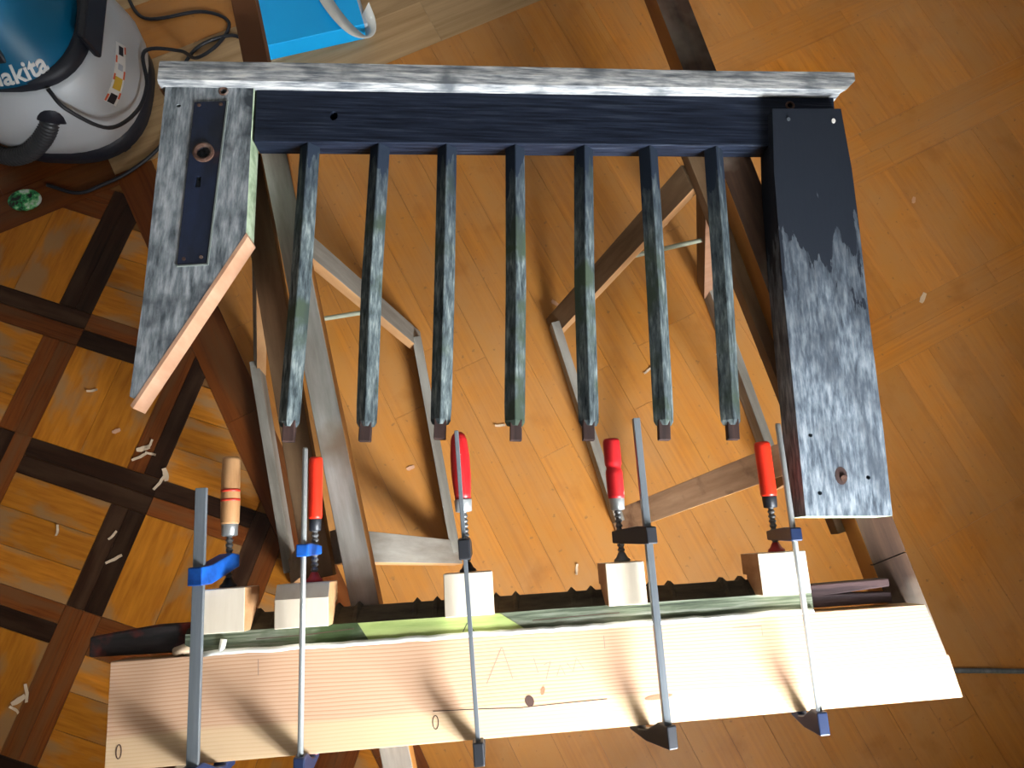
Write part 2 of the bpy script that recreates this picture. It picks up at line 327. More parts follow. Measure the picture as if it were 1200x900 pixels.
def cut(o, cutters):
    """cut real holes into a mesh object; cutters are meshes in the object's own space"""
    bm = bmesh.new()
    for c in cutters: bm.from_mesh(c)
    cm = bpy.data.meshes.new('cutter'); bm.to_mesh(cm); bm.free()
    co = bpy.data.objects.new('cutter', cm); COL.objects.link(co); co.parent = o.parent; co.matrix_basis = o.matrix_basis.copy()
    md = o.modifiers.new('cut', 'BOOLEAN'); md.operation = 'DIFFERENCE'; md.solver = 'EXACT'; md.object = co
    bpy.context.view_layer.update()
    me = bpy.data.meshes.new_from_object(o.evaluated_get(bpy.context.evaluated_depsgraph_get()))
    o.modifiers.clear(); o.data = me
    bpy.data.objects.remove(co); bpy.data.meshes.remove(cm)
def slot(pts, wd, z0, z1):
    """narrow slot along a line of points, one box for each stretch"""
    out = []
    for (x0, y0), (x1, y1) in zip(pts, pts[1:]):
        t = Vector((x1-x0, y1-y0)).normalized(); n = Vector((-t.y, t.x))*wd/2
        out.append(prism('slot', [(x0+n.x, y0+n.y), (x0-n.x, y0-n.y), (x1-n.x, y1-n.y), (x1+n.x, y1+n.y)], z0, z1))
    return out
def gshift(me): me.transform(Matrix.Translation(-GO)); return me
# ------------------------------------------------------------------ room shell
U0, V0, V1, CEIL = -3.6, -2.6, 2.6, 2.7
fl = struct(obj('floor', prism('floor', [UV(U0, V0)[:2], UV(WALL_U, V0)[:2], UV(WALL_U, V1)[:2], UV(U0, V1)[:2]], -0.06, -0.004), mats='joint'))
struct(obj('ceiling', prism('ceiling', [UV(U0, V0)[:2], UV(WALL_U, V0)[:2], UV(WALL_U, V1)[:2], UV(U0, V1)[:2]], CEIL, CEIL+0.1), mats='plaster'))
def wall(name, u0, u1, v0, v1, z0=-0.06, z1=CEIL):
    return prism(name, [UV(u0, v0)[:2], UV(u1, v0)[:2], UV(u1, v1)[:2], UV(u0, v1)[:2]], z0, z1)
struct(obj('wall_back', wall('wb', U0-0.1, U0, V0, V1), mats='plaster'))
struct(obj('wall_left', wall('wl', U0, WALL_U, V0-0.1, V0), mats='plaster'))
struct(obj('wall_right', wall('wr', U0, WALL_U, V1, V1+0.1), mats='plaster'))
bmw = bmesh.new()
for a in ((V0, WIN_V0, -0.06, CEIL), (WIN_V1, V1, -0.06, CEIL), (WIN_V0, WIN_V1, -0.06, WIN_Z0), (WIN_V0, WIN_V1, WIN_Z1, CEIL)):
    t = wall('t', WALL_U, WALL_U+0.52, a[0], a[1], a[2], a[3]); bmw.from_mesh(t)
mw = bpy.data.meshes.new('wall_window'); bmw.to_mesh(mw); bmw.free()
struct(obj('wall_window', mw, mats='plaster'))
win = bpy.data.objects.new('window_1', None); COL.objects.link(win); struct(win)
vm = (WIN_V0+WIN_V1)/2
for nm, a in (('window_frame', (WIN_V0, WIN_V0+0.05, WIN_Z0, WIN_Z1)), ('window_frame', (WIN_V1-0.05, WIN_V1, WIN_Z0, WIN_Z1)),
              ('window_frame', (WIN_V0, WIN_V1, WIN_Z0, WIN_Z0+0.05)), ('window_frame', (WIN_V0, WIN_V1, WIN_Z1-0.05, WIN_Z1)), ('mullion', (vm-0.025, vm+0.025, WIN_Z0, WIN_Z1))):
    obj(nm, wall(nm, WALL_U+0.44, WALL_U+0.49, *a), win, 'frame_white')

# ------------------------------------------------------------------ parquet: each board a piece of the floor
unit = mesh('floor_board', [(-.5, -.5, 0), (.5, -.5, 0), (.5, .5, 0), (-.5, .5, 0), (-.5, -.5, 1), (.5, -.5, 1), (.5, .5, 1), (-.5, .5, 1)],
            [[4, 5, 6, 7], [0, 1, 5, 4], [1, 2, 6, 5], [2, 3, 7, 6], [3, 0, 4, 7]])
UM = {}
for k in ('oak', 'oak_orange', 'oak_red', 'oak_dark', 'oak_square', 'oak_pale'):
    UM[k] = unit.copy(); UM[k].name = 'floor_board_'+k; UM[k].materials.append(M[k])
AU = math.atan2(EU.y, EU.x); AV = math.atan2(EV.y, EV.x)
nboards = 0
def board(c, ang, L, W, mat, name='floor_board'):
    global nboards
    o = bpy.data.objects.new(name, UM[mat]); COL.objects.link(o); o.parent = fl
    o.location = (c[0], c[1], -0.012+random.uniform(-.0003, .0003)); o.rotation_euler = (0, 0, ang); o.scale = (L-0.0007, W-0.0007, 0.012)
    nboards += 1; return o
GAP_V = -0.345           # border strip between lattice panel and board field
# board field, boards run along u
def field(u0, u1, v0, v1, W, Ls, mats):
    v = v0; k = 0
    while v < v1-1e-6:
        wd = min(W, v1-v); u = u0; first = True
        while u < u1-1e-6:
            L = random.uniform(*Ls)
            if first: L *= random.uniform(.35, 1); first = False
            if u1-(u+L) < 0.15: L = u1-u
            board(UV(u+L/2, v+wd/2), AU, L, wd, 'oak'); u += L
        v += wd; k += 1
field(-1.33, 1.04, GAP_V+0.05, 1.02, 0.092, (1.0, 1.6), ['oak'])
# right part: short boards broken by cross bands along v
bands = [(-0.60, -0.47), (-0.13, 0.0)]
def crossband(u0, u1, v0, v1, mats):
    n = 2; wd = (u1-u0)/n
    for i in range(n):
        v = v0
        while v < v1-1e-6:
            L = random.uniform(.45, .7)
            if v1-(v+L) < 0.2: L = v1-v
            board(UV(u0+wd*(i+.5), v+L/2), AV, L, wd, random.choice(mats)); v += L
def shortrow(u0, u1, v0, v1, W):
    v = v0
    while v < v1-1e-6:
        wd = min(W, v1-v); board(UV((u0+u1)/2, v+wd/2), AU, u1-u0, wd, 'oak_orange'); v += wd
us = [-1.33, -0.98, -0.86, -0.55, -0.42, -0.06, 0.07, 0.50, 1.04]
for i in range(len(us)-1):
    if i % 2 == 0: shortrow(us[i], us[i+1], 1.02, 2.32, 0.1)
    elif i < 7: crossband(us[i], us[i+1], 1.02, 2.32, ['oak_orange'])
    else: shortrow(us[i], us[i+1], 1.02, 2.32, 0.11)
# frieze beyond the field (pale, worn) and past it
def frieze(u0, u1, v0, v1, mat, Lr=(.7, 1.0)):
    v = v0
    while v < v1-1e-6:
        L = random.uniform(*Lr)
        if v1-(v+L) < 0.25: L = v1-v
        board(UV((u0+u1)/2, v+L/2), AV, L, u1-u0, mat); v += L
frieze(-1.475, -1.33, GAP_V-0.05, 2.32, 'oak_pale')
frieze(-1.62, -1.475, GAP_V-0.10, 2.32, 'oak_pale')
frieze(-1.62, -1.475, GAP_V-1.25, GAP_V-0.10, 'oak_red')
frieze(-1.80, -1.62, GAP_V+0.15, 2.32, 'oak_orange')
frieze(-1.80, -1.62, GAP_V-0.9, GAP_V+0.15, 'oak_pale')
frieze(-1.98, -1.80, GAP_V-0.9, 2.32, 'oak_pale')
# borders of the lattice panel
PU0 = -1.30
frieze(PU0-0.10, PU0, GAP_V-1.25, GAP_V-0.05, 'oak_red')
frieze(PU0-0.175, PU0-0.10, GAP_V-1.25, GAP_V-0.05, 'oak_red')
u = -1.33
while u < 1.04:
    L = random.uniform(.6, .9); L = min(L, 1.04-u)
    board(UV(u+L/2, GAP_V), AU, L, 0.1, 'oak_red'); u += L
# lattice: squares and woven strips, axes turned 45 degrees from the border, clipped to the panel
LA = Vector((0.956, -0.293, 0)).normalized(); LB = Vector((0.293, 0.956, 0)).normalized(); LANG = math.atan2(LA.y, LA.x)
SQ, ST = 0.245, 0.088; PI_ = SQ+ST
Q0 = Vector((-1.007, 0.515, 0))     # far-left corner of one square
def clip_poly(poly, inside, cross):
    out = []
    for i in range(len(poly)):
        a, b = poly[i], poly[(i+1) % len(poly)]
        if inside(a): out.append(a)
        if inside(a) != inside(b): out.append(cross(a, b))
    return out
def lattice_piece(i0, i1, j0, j1, mat, name):
    """rectangle in lattice coordinates (a along LA, b along LB from Q0), clipped to the panel in u,v"""
    g = 0.0006
    P = [Q0+LA*a+LB*b for a, b in ((i0+g, j0+g), (i1-g, j0+g), (i1-g, j1-g), (i0+g, j1-g))]
    for f in (lambda p: (GAP_V-0.0505)-p.dot(EV), lambda p: p.dot(EU)-(PU0+0.0005), lambda p: 1.04-p.dot(EU), lambda p: p.dot(EV)+1.62):
        P = clip_poly(P, lambda p: f(p) >= 0, lambda a, b: a.lerp(b, f(a)/(f(a)-f(b))))
        if len(P) < 3: return
    c = sum(P, Vector())/len(P)
    if max((p-c).length for p in P) < 0.03: return
    rot_ = LANG if (i1-i0) >= (j1-j0) else LANG+math.pi/2
    mi = Matrix.Rotation(-rot_, 4, 'Z'); top = random.uniform(-.0003, .0003)
    sx, sy = max(i1-i0, j1-j0), min(i1-i0, j1-j0)
    L = [mi @ (p-c) for p in P]
    me = prism(name, [(p.x/sx, p.y/sy) for p in L], 0, 1)
    o = obj(name, me, fl, mat); o.location = (c.x, c.y, -0.012+top); o.rotation_euler = (0, 0, rot_); o.scale = (sx, sy, 0.012)
for i in range(-4, 5):
    for j in range(-6, 5):
        a0, b0 = i*PI_, -SQ+j*PI_
        # square of three laths
        kk = 3 if (i+j) % 2 else 2
        for q in range(kk):
            if (i+j) % 2: lattice_piece(a0, a0+SQ, b0+SQ*q/kk, b0+SQ*(q+1)/kk, 'oak_square', 'parquet_square')
            else: lattice_piece(a0+SQ*q/kk, a0+SQ*(q+1)/kk, b0, b0+SQ, 'oak_square', 'parquet_square')
        # strips: to the right of each square (along LB) and above it (along LA), two laths each, woven
        over = (i+j) % 2 == 0
        mats = [('oak_red', 'oak_dark'), ('oak_dark', 'oak_red'), ('oak_red', 'oak_red'), ('oak_dark', 'oak_dark')]
        m1 = mats[(i*2+j) % 4]; m2 = mats[(i+2*j+1) % 4]
        vb1 = b0+SQ+(ST if over else 0); ha1 = a0+SQ+(0 if over else ST)
        for q in range(2):
            lattice_piece(a0+SQ+ST*q/2, a0+SQ+ST*(q+1)/2, b0, vb1, m1[q], 'parquet_strip')
            lattice_piece(a0, ha1, b0+SQ+ST*q/2, b0+SQ+ST*(q+1)/2, m2[q], 'parquet_strip')

# ------------------------------------------------------------------ trestles
Z_TOP = 0.607
def lath(parent, name, p0, p1, w, t, wdir, mats):
    """board from p0 to p1 whose broad side is along wdir"""
    p0 = Vector(p0); p1 = Vector(p1); y = (p1-p0).normalized()
    x = (Vector(wdir)-y*Vector(wdir).dot(y)).normalized(); z = x.cross(y)
    me = box(name, -w/2, w/2, 0, (p1-p0).length, -t/2, t/2, 0.0012)
    me.materials.append(M[mats[0]]); me.materials.append(M[mats[1]])
    for p in me.polygons:
        if abs(p.normal.x) > 0.7: p.material_index = 1
    o = bpy.data.objects.new(name, me); COL.objects.link(o)
    place(o, Matrix.Translation(p0) @ Matrix((x, y, z)).transposed().to_4x4(), parent); return o
def trestle(label, top0, top1, feet, tops, width, mats_top, leg_mats, st_mats, sp):
    e = empty('trestle', label, 'trestle', ((top0[0]+top1[0])/2, (top0[1]+top1[1])/2, 0), 0, 'trestles under the gate')
    d = Vector((top1[0]-top0[0], top1[1]-top0[1], 0)).normalized()
    side = Vector((0, 0, 1)).cross(d)
    lath(e, 'top_board', (*top0, Z_TOP-0.014), (*top1, Z_TOP-0.014), width, 0.028, side, mats_top)
    for k, (f, tp) in enumerate(zip(feet, tops)):
        f3 = Vector((*f, 0.0)); t3 = Vector((*tp, Z_TOP-0.032)); dr = (f3-t3).normalized()
        lath(e, 'leg', t3, f3+Vector((0, 0, 0.004)), 0.056, 0.022, d, leg_mats[k])
    for k, (a, b) in enumerate(((0, 2), (1, 3))):
        lath(e, 'stretcher', (*feet[a], 0.032), (*feet[b], 0.032), 0.022, 0.052, side, st_mats[k])
    o = obj('spreader_rod', tube('spreader_rod', [Vector(sp[0])-e.location, Vector(sp[1])-e.location], 0.0055, 8), e, 'stick')
    return e
trestle('low wooden trestle of grey laths under the lock end of the gate', (-0.424, 0.71), (-0.245, -0.03),
        [(-0.154, 0.542), (-0.548, 0.47), (-0.042, 0.016), (-0.425, -0.031)], [(-0.375, 0.60), (-0.40, 0.585), (-0.225, 0.02), (-0.265, 0.01)], 0.046,
        ('tr_brown', 'tr_brown'), [('tr_grey', 'tr_edge')]*2+[('tr_grey', 'tr_edge')]*2, [('tr_grey', 'tr_grey')]*2, ((-0.232, 0.553, 0.22), (-0.50, 0.50, 0.22)))
trestle('low wooden trestle with a brown slanting leg under the wide board of the gate', (0.392, 0.80), (0.632, 0.055),
        [(0.195, 0.59), (0.601, 0.707), (0.349, 0.093), (0.75, 0.204)], [(0.400, 0.715), (0.43, 0.725), (0.572, 0.19), (0.602, 0.20)], 0.05,
        ('tr_brown', 'tr_brown'), [('tr_brown', 'tr_edge'), ('tr_brown', 'fresh'), ('tr_pinkbrown', 'tr_edge'), ('tr_brown', 'tr_edge')], [('tr_grey', 'tr_grey')]*2, ((0.30, 0.653, 0.31), (0.545, 0.72, 0.31)))
# long beams laid over the trestles
def beam(label, c0, c1, wd, mats):
    p0 = Vector((*c0, 0)); p1 = Vector((*c1, 0)); d = (p1-p0)
    me = box('support_beam', -wd/2, wd/2, 0, d.length, 0, 0.048, 0.0015)
    for k in mats: me.materials.append(M[k])
    for p in me.polygons:
        if abs(p.normal.x) > 0.7: p.material_index = 1
    o = bpy.data.objects.new('support_beam', me); COL.objects.link(o)
    o.location = (c0[0], c0[1], Z_TOP); o.rotation_euler = (0, 0, math.atan2(d.y, d.x)-math.pi/2)
    return tag(o, label, 'beam', 'beams across the trestles')
bA = beam('dark brown wooden beam with dusty patches under the wide board of the gate', (0.321, 1.16), (0.716, -0.163), 0.061, ('beam_dark', 'beam_side'))
bG = beam('narrow grey-brown wooden beam under the lock end of the gate', (-0.476, 1.12), (-0.095, -0.33), 0.043, ('beam_grey', 'beam_side'))
def onto(o, p):   # world -> local of an unscaled mesh object
    return o.matrix_basis.inverted() @ Vector(p)
for (a, b) in (((0.634, -0.003), (0.698, 0.021)),):
    la, lb = onto(bA, (*a, 0.655)), onto(bA, (*b, 0.655))
    cut(bA, slot([la[:2], lb[:2]], 0.002, 0.040, 0.06))

# ------------------------------------------------------------------ the gate
gate = empty('garden_gate', 'old dark grey wooden gate with seven spindles lying on the trestles', 'gate', (0.05, 0.45, 0.655))
GO = Vector((0.05, 0.45, 0.655))
def gpart(name, me, mats, parent=gate, off=GO):
    if off is not None:
        me.transform(Matrix.Translation(-off))
    return obj(name, me, parent, mats)
ZB = 0.6555; ZR = 0.695
yb = lambda x: 0.697+0.030*x
yt = lambda x: 0.803+0.028*x
rail = gpart('top_rail', prism('top_rail', [(-0.3865, yb(-0.3865)), (0.628, yb(0.628)), (0.630, yt(0.63)), (-0.3905, yt(-0.3905))], ZB, ZR, 0.002), 'rail_dark')
# cap moulding: profile swept along x (y,z), slightly rounded, right end cut on the slant
def cap():
    prof = [(0.0, 0.662), (0.0, 0.709), (0.004, 0.7145), (0.022, 0.7155), (0.039, 0.7145), (0.0425, 0.709), (0.043, 0.662)]
    xs = [-0.549, -0.53, -0.2, 0.1, 0.4, 0.64, 0.658]; V = []; F = []; n = len(prof)
    for ix, x in enumerate(xs):
        for y, z in prof:
            xx = x
            if ix == len(xs)-1: xx = 0.635+0.026*min(1, y/0.012)
            if ix == len(xs)-2: xx = 0.625
            wob = 0.0012*math.sin(x*23)+0.0008*math.sin(x*61)
            V.append((xx, 0.795+0.0275*x+y*(1-0.06*x)+wob*(y > 0.02), z))
    for i in range(len(xs)-1):
        for k in range(n-1): F.append([i*n+k, i*n+k+1, (i+1)*n+k+1, (i+1)*n+k])
        F.append([i*n+n-1, i*n, (i+1)*n, (i+1)*n+n-1])
    F.append(list(range(n))); F.append(list(range((len(xs)-1)*n, len(xs)*n)))
    return mesh('cap_moulding', V, F)
gpart('cap_moulding', cap(), 'cap')
gpart('broken_end', prism('broken_end', [(-0.556, 0.782), (-0.528, 0.778), (-0.527, 0.790), (-0.552, 0.795)], 0.662, 0.694, 0.002), 'fresh')
# lock stile, cut to a point
sl = prism('stile', [(-0.541, 0.792), (-0.537, 0.62), (-0.532, 0.40), (-0.533, 0.240), (-0.5245, 0.2365), (-0.3815, 0.516), (-0.388, 0.66), (-0.3935, 0.800)], ZB, 0.700)
sl.materials.append(M['stile_left']); sl.materials.append(M['moss'])
for p in sl.polygons:
    c = p.center
    if abs(p.normal.z) < 0.3 and c.x > -0.40 and c.y > 0.55: p.material_index = 1
stl = gpart('stile', sl, None)
stl['label'] = 'weathered grey lock stile cut to a long point'
dv = Vector((-0.5245+0.3815, 0.2365-0.516, 0)).normalized(); nv = Vector((-dv.y, dv.x, 0))
if nv.x < 0: nv = -nv
a = Vector((-0.3815, 0.516, 0)); b = Vector((-0.5245, 0.2365, 0))-Vector((0, 0.0, 0))
q = [a-dv*0.001, b+dv*0.012, b+dv*0.014+nv*0.006, a+dv*0.004+nv*0.006]
gpart('fresh_wood_strip', prism('fresh_wood_strip', [v[:2] for v in q], ZB+0.001, 0.7004), 'fresh')['label'] = 'fresh pale wood along the slanting cut'
# iron lock plate with knob hole and keyhole
plate = gpart('lock_plate', prism('lock_plate', [(-0.489, 0.752), (-0.435, 0.757), (-0.438, 0.461), (-0.485, 0.456)], 0.697, 0.7025, 0.001), 'plate')
plate['label'] = 'dark navy iron lock plate'
zp = 0.7025
gpart('knob_collar', ring('knob_collar', -0.463, 0.657, 0.0175, 0.011, zp-0.001, zp+0.005), 'rust', plate)
hole_k = lambda z0: disc('hole', -0.463, 0.657, 0.0112, 0.0112, z0, 0.73)
hole_y = lambda z0: prism('hole', [(-0.4705, 0.613), (-0.4625, 0.6135), (-0.4625, 0.594), (-0.4705, 0.5935)], z0, 0.73)
cut(plate, [gshift(hole_k(0.69)), gshift(hole_y(0.69))])
cut(stl, [gshift(hole_k(0.668)), gshift(hole_y(0.668)), gshift(disc('hole', -0.443, 0.776, 0.005, 0.005, 0.67, 0.73, 12)), gshift(disc('hole', -0.515, 0.745, 0.004, 0.003, 0.685, 0.73, 10))])
for x, y in ((-0.487, 0.752), (-0.437, 0.755), (-0.482, 0.463), (-0.441, 0.467)):
    gpart('plate_screw', disc('plate_screw', x+(0.007 if x < -.46 else -0.007), y-0.006 if y > .6 else y+0.004, 0.003, 0.003, zp-0.001, zp+0.0008, 10), 'rust', plate)
for x0, y0, x1, y1 in ((-0.4335, 0.757, -0.4365, 0.458), (-0.485, 0.4545, -0.4365, 0.459)):
    gpart('plate_rim', ribbon('plate_rim', [(x0, y0), (x1, y1)], 0.0022, 0.7005, 0.0030), 'rim', plate)
def bolt_hole(x, y, z):
    gpart('rusty_bolt_hole', ring('rusty_bolt_hole', x, y, 0.0085, 0.0048, z-0.001, z+0.002, 16), 'rust')
bolt_hole(-0.443, 0.776, 0.700); bolt_hole(0.548, 0.794, ZR)
cut(rail, [gshift(disc('hole', 0.548, 0.794, 0.005, 0.005, 0.67, 0.73, 12)), gshift(disc('hole', -0.255, 0.740, 0.007, 0.009, 0.672, 0.73, 10))])
# wide board on the right, a little bowed
ZS = 0.716
sr = prism('stile', [(0.506, 0.772), (0.500, 0.65), (0.4995, 0.45), (0.503, 0.25), (0.506, 0.0695), (0.642, 0.0715), (0.6425, 0.2), (0.6395, 0.38), (0.639, 0.55), (0.637, 0.66), (0.629, 0.777)], 0.658, ZS, 0.0)
sr.materials.append(M['stile_right']); sr.materials.append(M['moss']); sr.materials.append(M['tenon'])
for p in sr.polygons:
    if abs(p.normal.z) < 0.3:
        if p.normal.y < -0.7: p.material_index = 1
srt = gpart('stile', sr, None); srt['label'] = 'wide grey rubbed board closing the hinge end'
gpart('bare_edge', prism('bare_edge', [(0.6415, 0.23), (0.642, 0.10), (0.647, 0.103), (0.6475, 0.19)], 0.662, 0.7, 0.0015), 'fresh', srt)
gpart('rust_stain', disc('rust_stain', 0.567, 0.132, 0.010, 0.014, ZS-0.001, ZS+0.0003, 14), 'tenon', srt)
gpart('bolt_head', disc('bolt_head', 0.570, 0.128, 0.005, 0.005, ZS-0.001, ZS+0.003, 12), 'rust', srt)
cut(srt, [gshift(disc('hole', x, y, 0.0035, 0.0035, 0.69, 0.75, 10)) for x, y in ((0.524, 0.195), (0.531, 0.105), (0.61, 0.13))])
gpart('nail_head', disc('nail_head', 0.613, 0.752, 0.0035, 0.0045, ZS-0.001, ZS+0.0015, 10), 'lint', srt)
gpart('nail_head', disc('nail_head', 0.533, 0.752, 0.003, 0.0035, ZS-0.001, ZS+0.0012, 10), 'steel', srt)
# seven diamond spindles, each with a stub tenon
def spindle(x0, x1, y0, y1, k):
    h = 0.0175; hz = 0.0165; zc = 0.6945-hz
    secs = [(y0+0.01, 1), (y0-0.25, 1.02), (y1+0.03, 1.0), (y1+0.008, 0.96), (y1, 0.72)]
    V = []; F = []
    for y, s in secs:
        t = (y0-y)/(y0-y1); x = x0+(x1-x0)*t+0.0016*math.sin(k*2.1+t*5)
        V += [(x-h*s, y, zc), (x, y, zc+hz*s), (x+h*s, y, zc), (x, y, zc-hz*s)]
    for i in range(len(secs)-1):
        for q in range(4): F.append([i*4+q, i*4+(q+1) % 4, (i+1)*4+(q+1) % 4, (i+1)*4+q])
    F.append([0, 1, 2, 3]); F.append([len(V)-4+q for q in range(4)])
    me = mesh('spindle', V, F)
    bm = bmesh.new(); bm.from_mesh(me)
    ed = [e for e in bm.edges if abs((e.verts[0].co-e.verts[1].co).normalized().y) > 0.9]
    bmesh.ops.bevel(bm, geom=ed, offset=0.0012, segments=1, affect='EDGES'); bm.to_mesh(me); bm.free()
    s = gpart('spindle', me, 'spindle')
    gpart('tenon', prism('tenon', [(x1-0.0095, y1+0.01), (x1-0.0095, y1-0.024), (x1+0.0095, y1-0.024), (x1+0.0095, y1+0.01)], zc-0.006, zc+0.008, 0.0015), 'tenon', s)
SX0 = [-0.295, -0.177, -0.059, 0.058, 0.177, 0.294, 0.410]; SX1 = [-0.292, -0.174, -0.057, 0.063, 0.179, 0.301, 0.413]
for k in range(7): spindle(SX0[k], SX1[k], yb(SX0[k]), 0.2065+0.021*SX1[k]+(0.003 if k == 2 else 0), k)

# ------------------------------------------------------------------ bottom rail and new plank
PANG = math.atan2(0.0855, 1.20)
rail_e = empty('bottom_rail', 'mossy grey-green old rail with dark tenon ends behind the new plank', 'rail', (-0.409, -0.1365, 0.655), PANG)
RL = 0.925
secx = [0.0]; cx = []
for x in SX1: cx.append((x+0.409)/math.cos(PANG)-0.007)
prf0 = lambda bump: [(0.0, 0.0), (0.0, 0.045), (0.029, 0.045), (0.0505+bump, 0.0185), (0.0505+bump, 0.0)]
pts = [(0.0, 0.0)]
for c in cx:
    for o_ in (-0.0165, 0.0135): pts += [(c+o_-0.006, 0.0), (c+o_, 0.0065), (c+o_+0.006, 0.0)]
pts = [p for p in pts if 0 <= p[0] <= RL] + [(RL, 0.0)]
V = []; F = []; idx = []
for x, bmp in pts: V += [(x, y, z) for y, z in prf0(bmp)]
for i in range(len(pts)-1):
    for k in range(5):
        F.append([i*5+k, i*5+(k+1) % 5, (i+1)*5+(k+1) % 5, (i+1)*5+k]); idx.append(1 if k in (2, 3) else 0)
F += [list(range(5)), list(range((len(pts)-1)*5, len(pts)*5))]; idx += [0, 0]
rail_body = obj('rail_body', mesh('rail_body', V, F, idx), rail_e, ['old_rail', 'old_rail_bevel'])
obj('tenon', prism('tenon', [(-0.138, 0.006), (0.004, 0.004), (0.004, 0.044), (-0.05, 0.044), (-0.138, 0.034)], 0.008, 0.036, 0.003), rail_e, 'tenon_stained')
obj('tenon', prism('tenon', [(RL-0.004, 0.004), (RL+0.128, 0.004), (RL+0.128, 0.020), (RL+0.05, 0.0225), (RL+0.128, 0.028), (RL+0.128, 0.040), (RL-0.004, 0.038)], 0.006, 0.038, 0.002), rail_e, 'tenon_rail')['label'] = 'dark forked tenon'
obj('repair_patch', prism('repair_patch', [(0.262, 0.0015), (0.492, 0.0015), (0.452, 0.0285), (0.245, 0.0285)], 0.040, 0.0462), rail_e, 'patch')
obj('pencil_mark', ribbon('pencil_mark', [(0.397, 0.006), (0.404, 0.018)], 0.0014, 0.0462), rail_e, 'pencil_dark')
obj('pencil_mark', ribbon('pencil_mark', [(0.406, 0.018), (0.413, 0.006)], 0.0014, 0.0462), rail_e, 'pencil_dark')

obj('crack', ribbon('crack', [(0.10, 0.016), (0.17, 0.017), (0.24, 0.021)], 0.0012, 0.045, 0.0002), rail_e, 'knot')
obj('crack', ribbon('crack', [(0.50, 0.015), (0.56, 0.0165), (0.63, 0.0175)], 0.0012, 0.045, 0.0002), rail_e, 'knot')

plank_e = empty('new_plank', 'new pale larch plank glued along the old rail', 'plank', (-0.509, -0.1445, 0.655), PANG)
PL = 1.196
V2 = [(0, 0), (0.45, 0.0005), (PL, 0), (PL+0.0185, -0.073), (PL+0.0225, -0.0735), (PL+0.032, -0.134), (0.6, -0.1385), (0.0, -0.1425)]
plk = obj('board', prism('board', V2, 0.0, 0.050, 0.001), plank_e, 'larch')
ZP = 0.050
gl = []
for k in range(60):
    x = 0.128+k*(0.895/59); gl.append((x, 0.0015+random.uniform(-.0006, .0012), 0.0485))
gme = tube('glue_bead', gl, 0.0042, 8)
for v in gme.vertices: v.co.z = 0.046+(v.co.z-0.046)*0.8
obj('glue_bead', gme, plank_e, 'glue')
obj('glue_drip', tube('glue_drip', [(0.152, 0.003, 0.046), (0.1535, 0.010, 0.0475), (0.155, 0.020, 0.0465)], 0.0048, 8), plank_e, 'glue')
obj('glue_drip', tube('glue_drip', [(0.085, 0.006, 0.04), (0.098, 0.010, 0.043), (0.108, 0.006, 0.04)], 0.007, 8), plank_e, 'chip')
def pk(name, me, mat): return obj(name, me, plk, mat)
pk('knot', disc('knot', 0.588, -0.0935, 0.0065, 0.008, ZP-0.001, ZP+0.0003, 14, 0.3), 'knot')
pk('knot', disc('knot', 0.608, -0.081, 0.003, 0.006, ZP-0.001, ZP+0.0003, 12, -0.3), 'knot_red')
pk('knot', disc('knot', 0.775, -0.101, 0.021, 0.0036, ZP-0.001, ZP+0.0003, 16, 0.07), 'knot_red')
pk('grain_line', ribbon('grain_line', [(0.45, -0.097), (0.52, -0.099), (0.575, -0.1015), (0.60, -0.1005), (0.70, -0.0985)], 0.0012, ZP, 0.0002), 'knot')
def ringstroke(x, y, rx, ry, wd):
    return ribbon('knot_ring', [(x+rx*math.cos(a), y+ry*math.sin(a)) for a in [2*math.pi*k/18 for k in range(19)]], wd, ZP, 0.0003)
pk('knot_ring', ringstroke(0.453, -0.112, 0.004, 0.009, 0.0013), 'knot')
pk('knot_ring', ringstroke(0.018, -0.118, 0.0035, 0.009, 0.0014), 'knot')
# faint pencil writing on the plank
for st in ([(0.528, -0.066), (0.552, -0.018)], [(0.553, -0.018), (0.566, -0.062)], [(0.508, -0.012), (0.508, -0.048)],
           [(0.598, -0.036), (0.603, -0.056)], [(0.612, -0.046), (0.622, -0.042), (0.614, -0.066)], [(0.630, -0.062), (0.636, -0.048), (0.642, -0.062)],
           [(0.646, -0.046), (0.654, -0.058), (0.660, -0.040), (0.670, -0.056)], [(0.703, -0.012), (0.703, -0.030)], [(0.895, -0.014), (0.940, -0.014), (0.940, -0.028)], [(0.205, -0.010), (0.2055, -0.032)]):
    pk('pencil_stroke', ribbon('pencil_stroke', st, 0.0009, ZP, 0.0002), 'pencil')

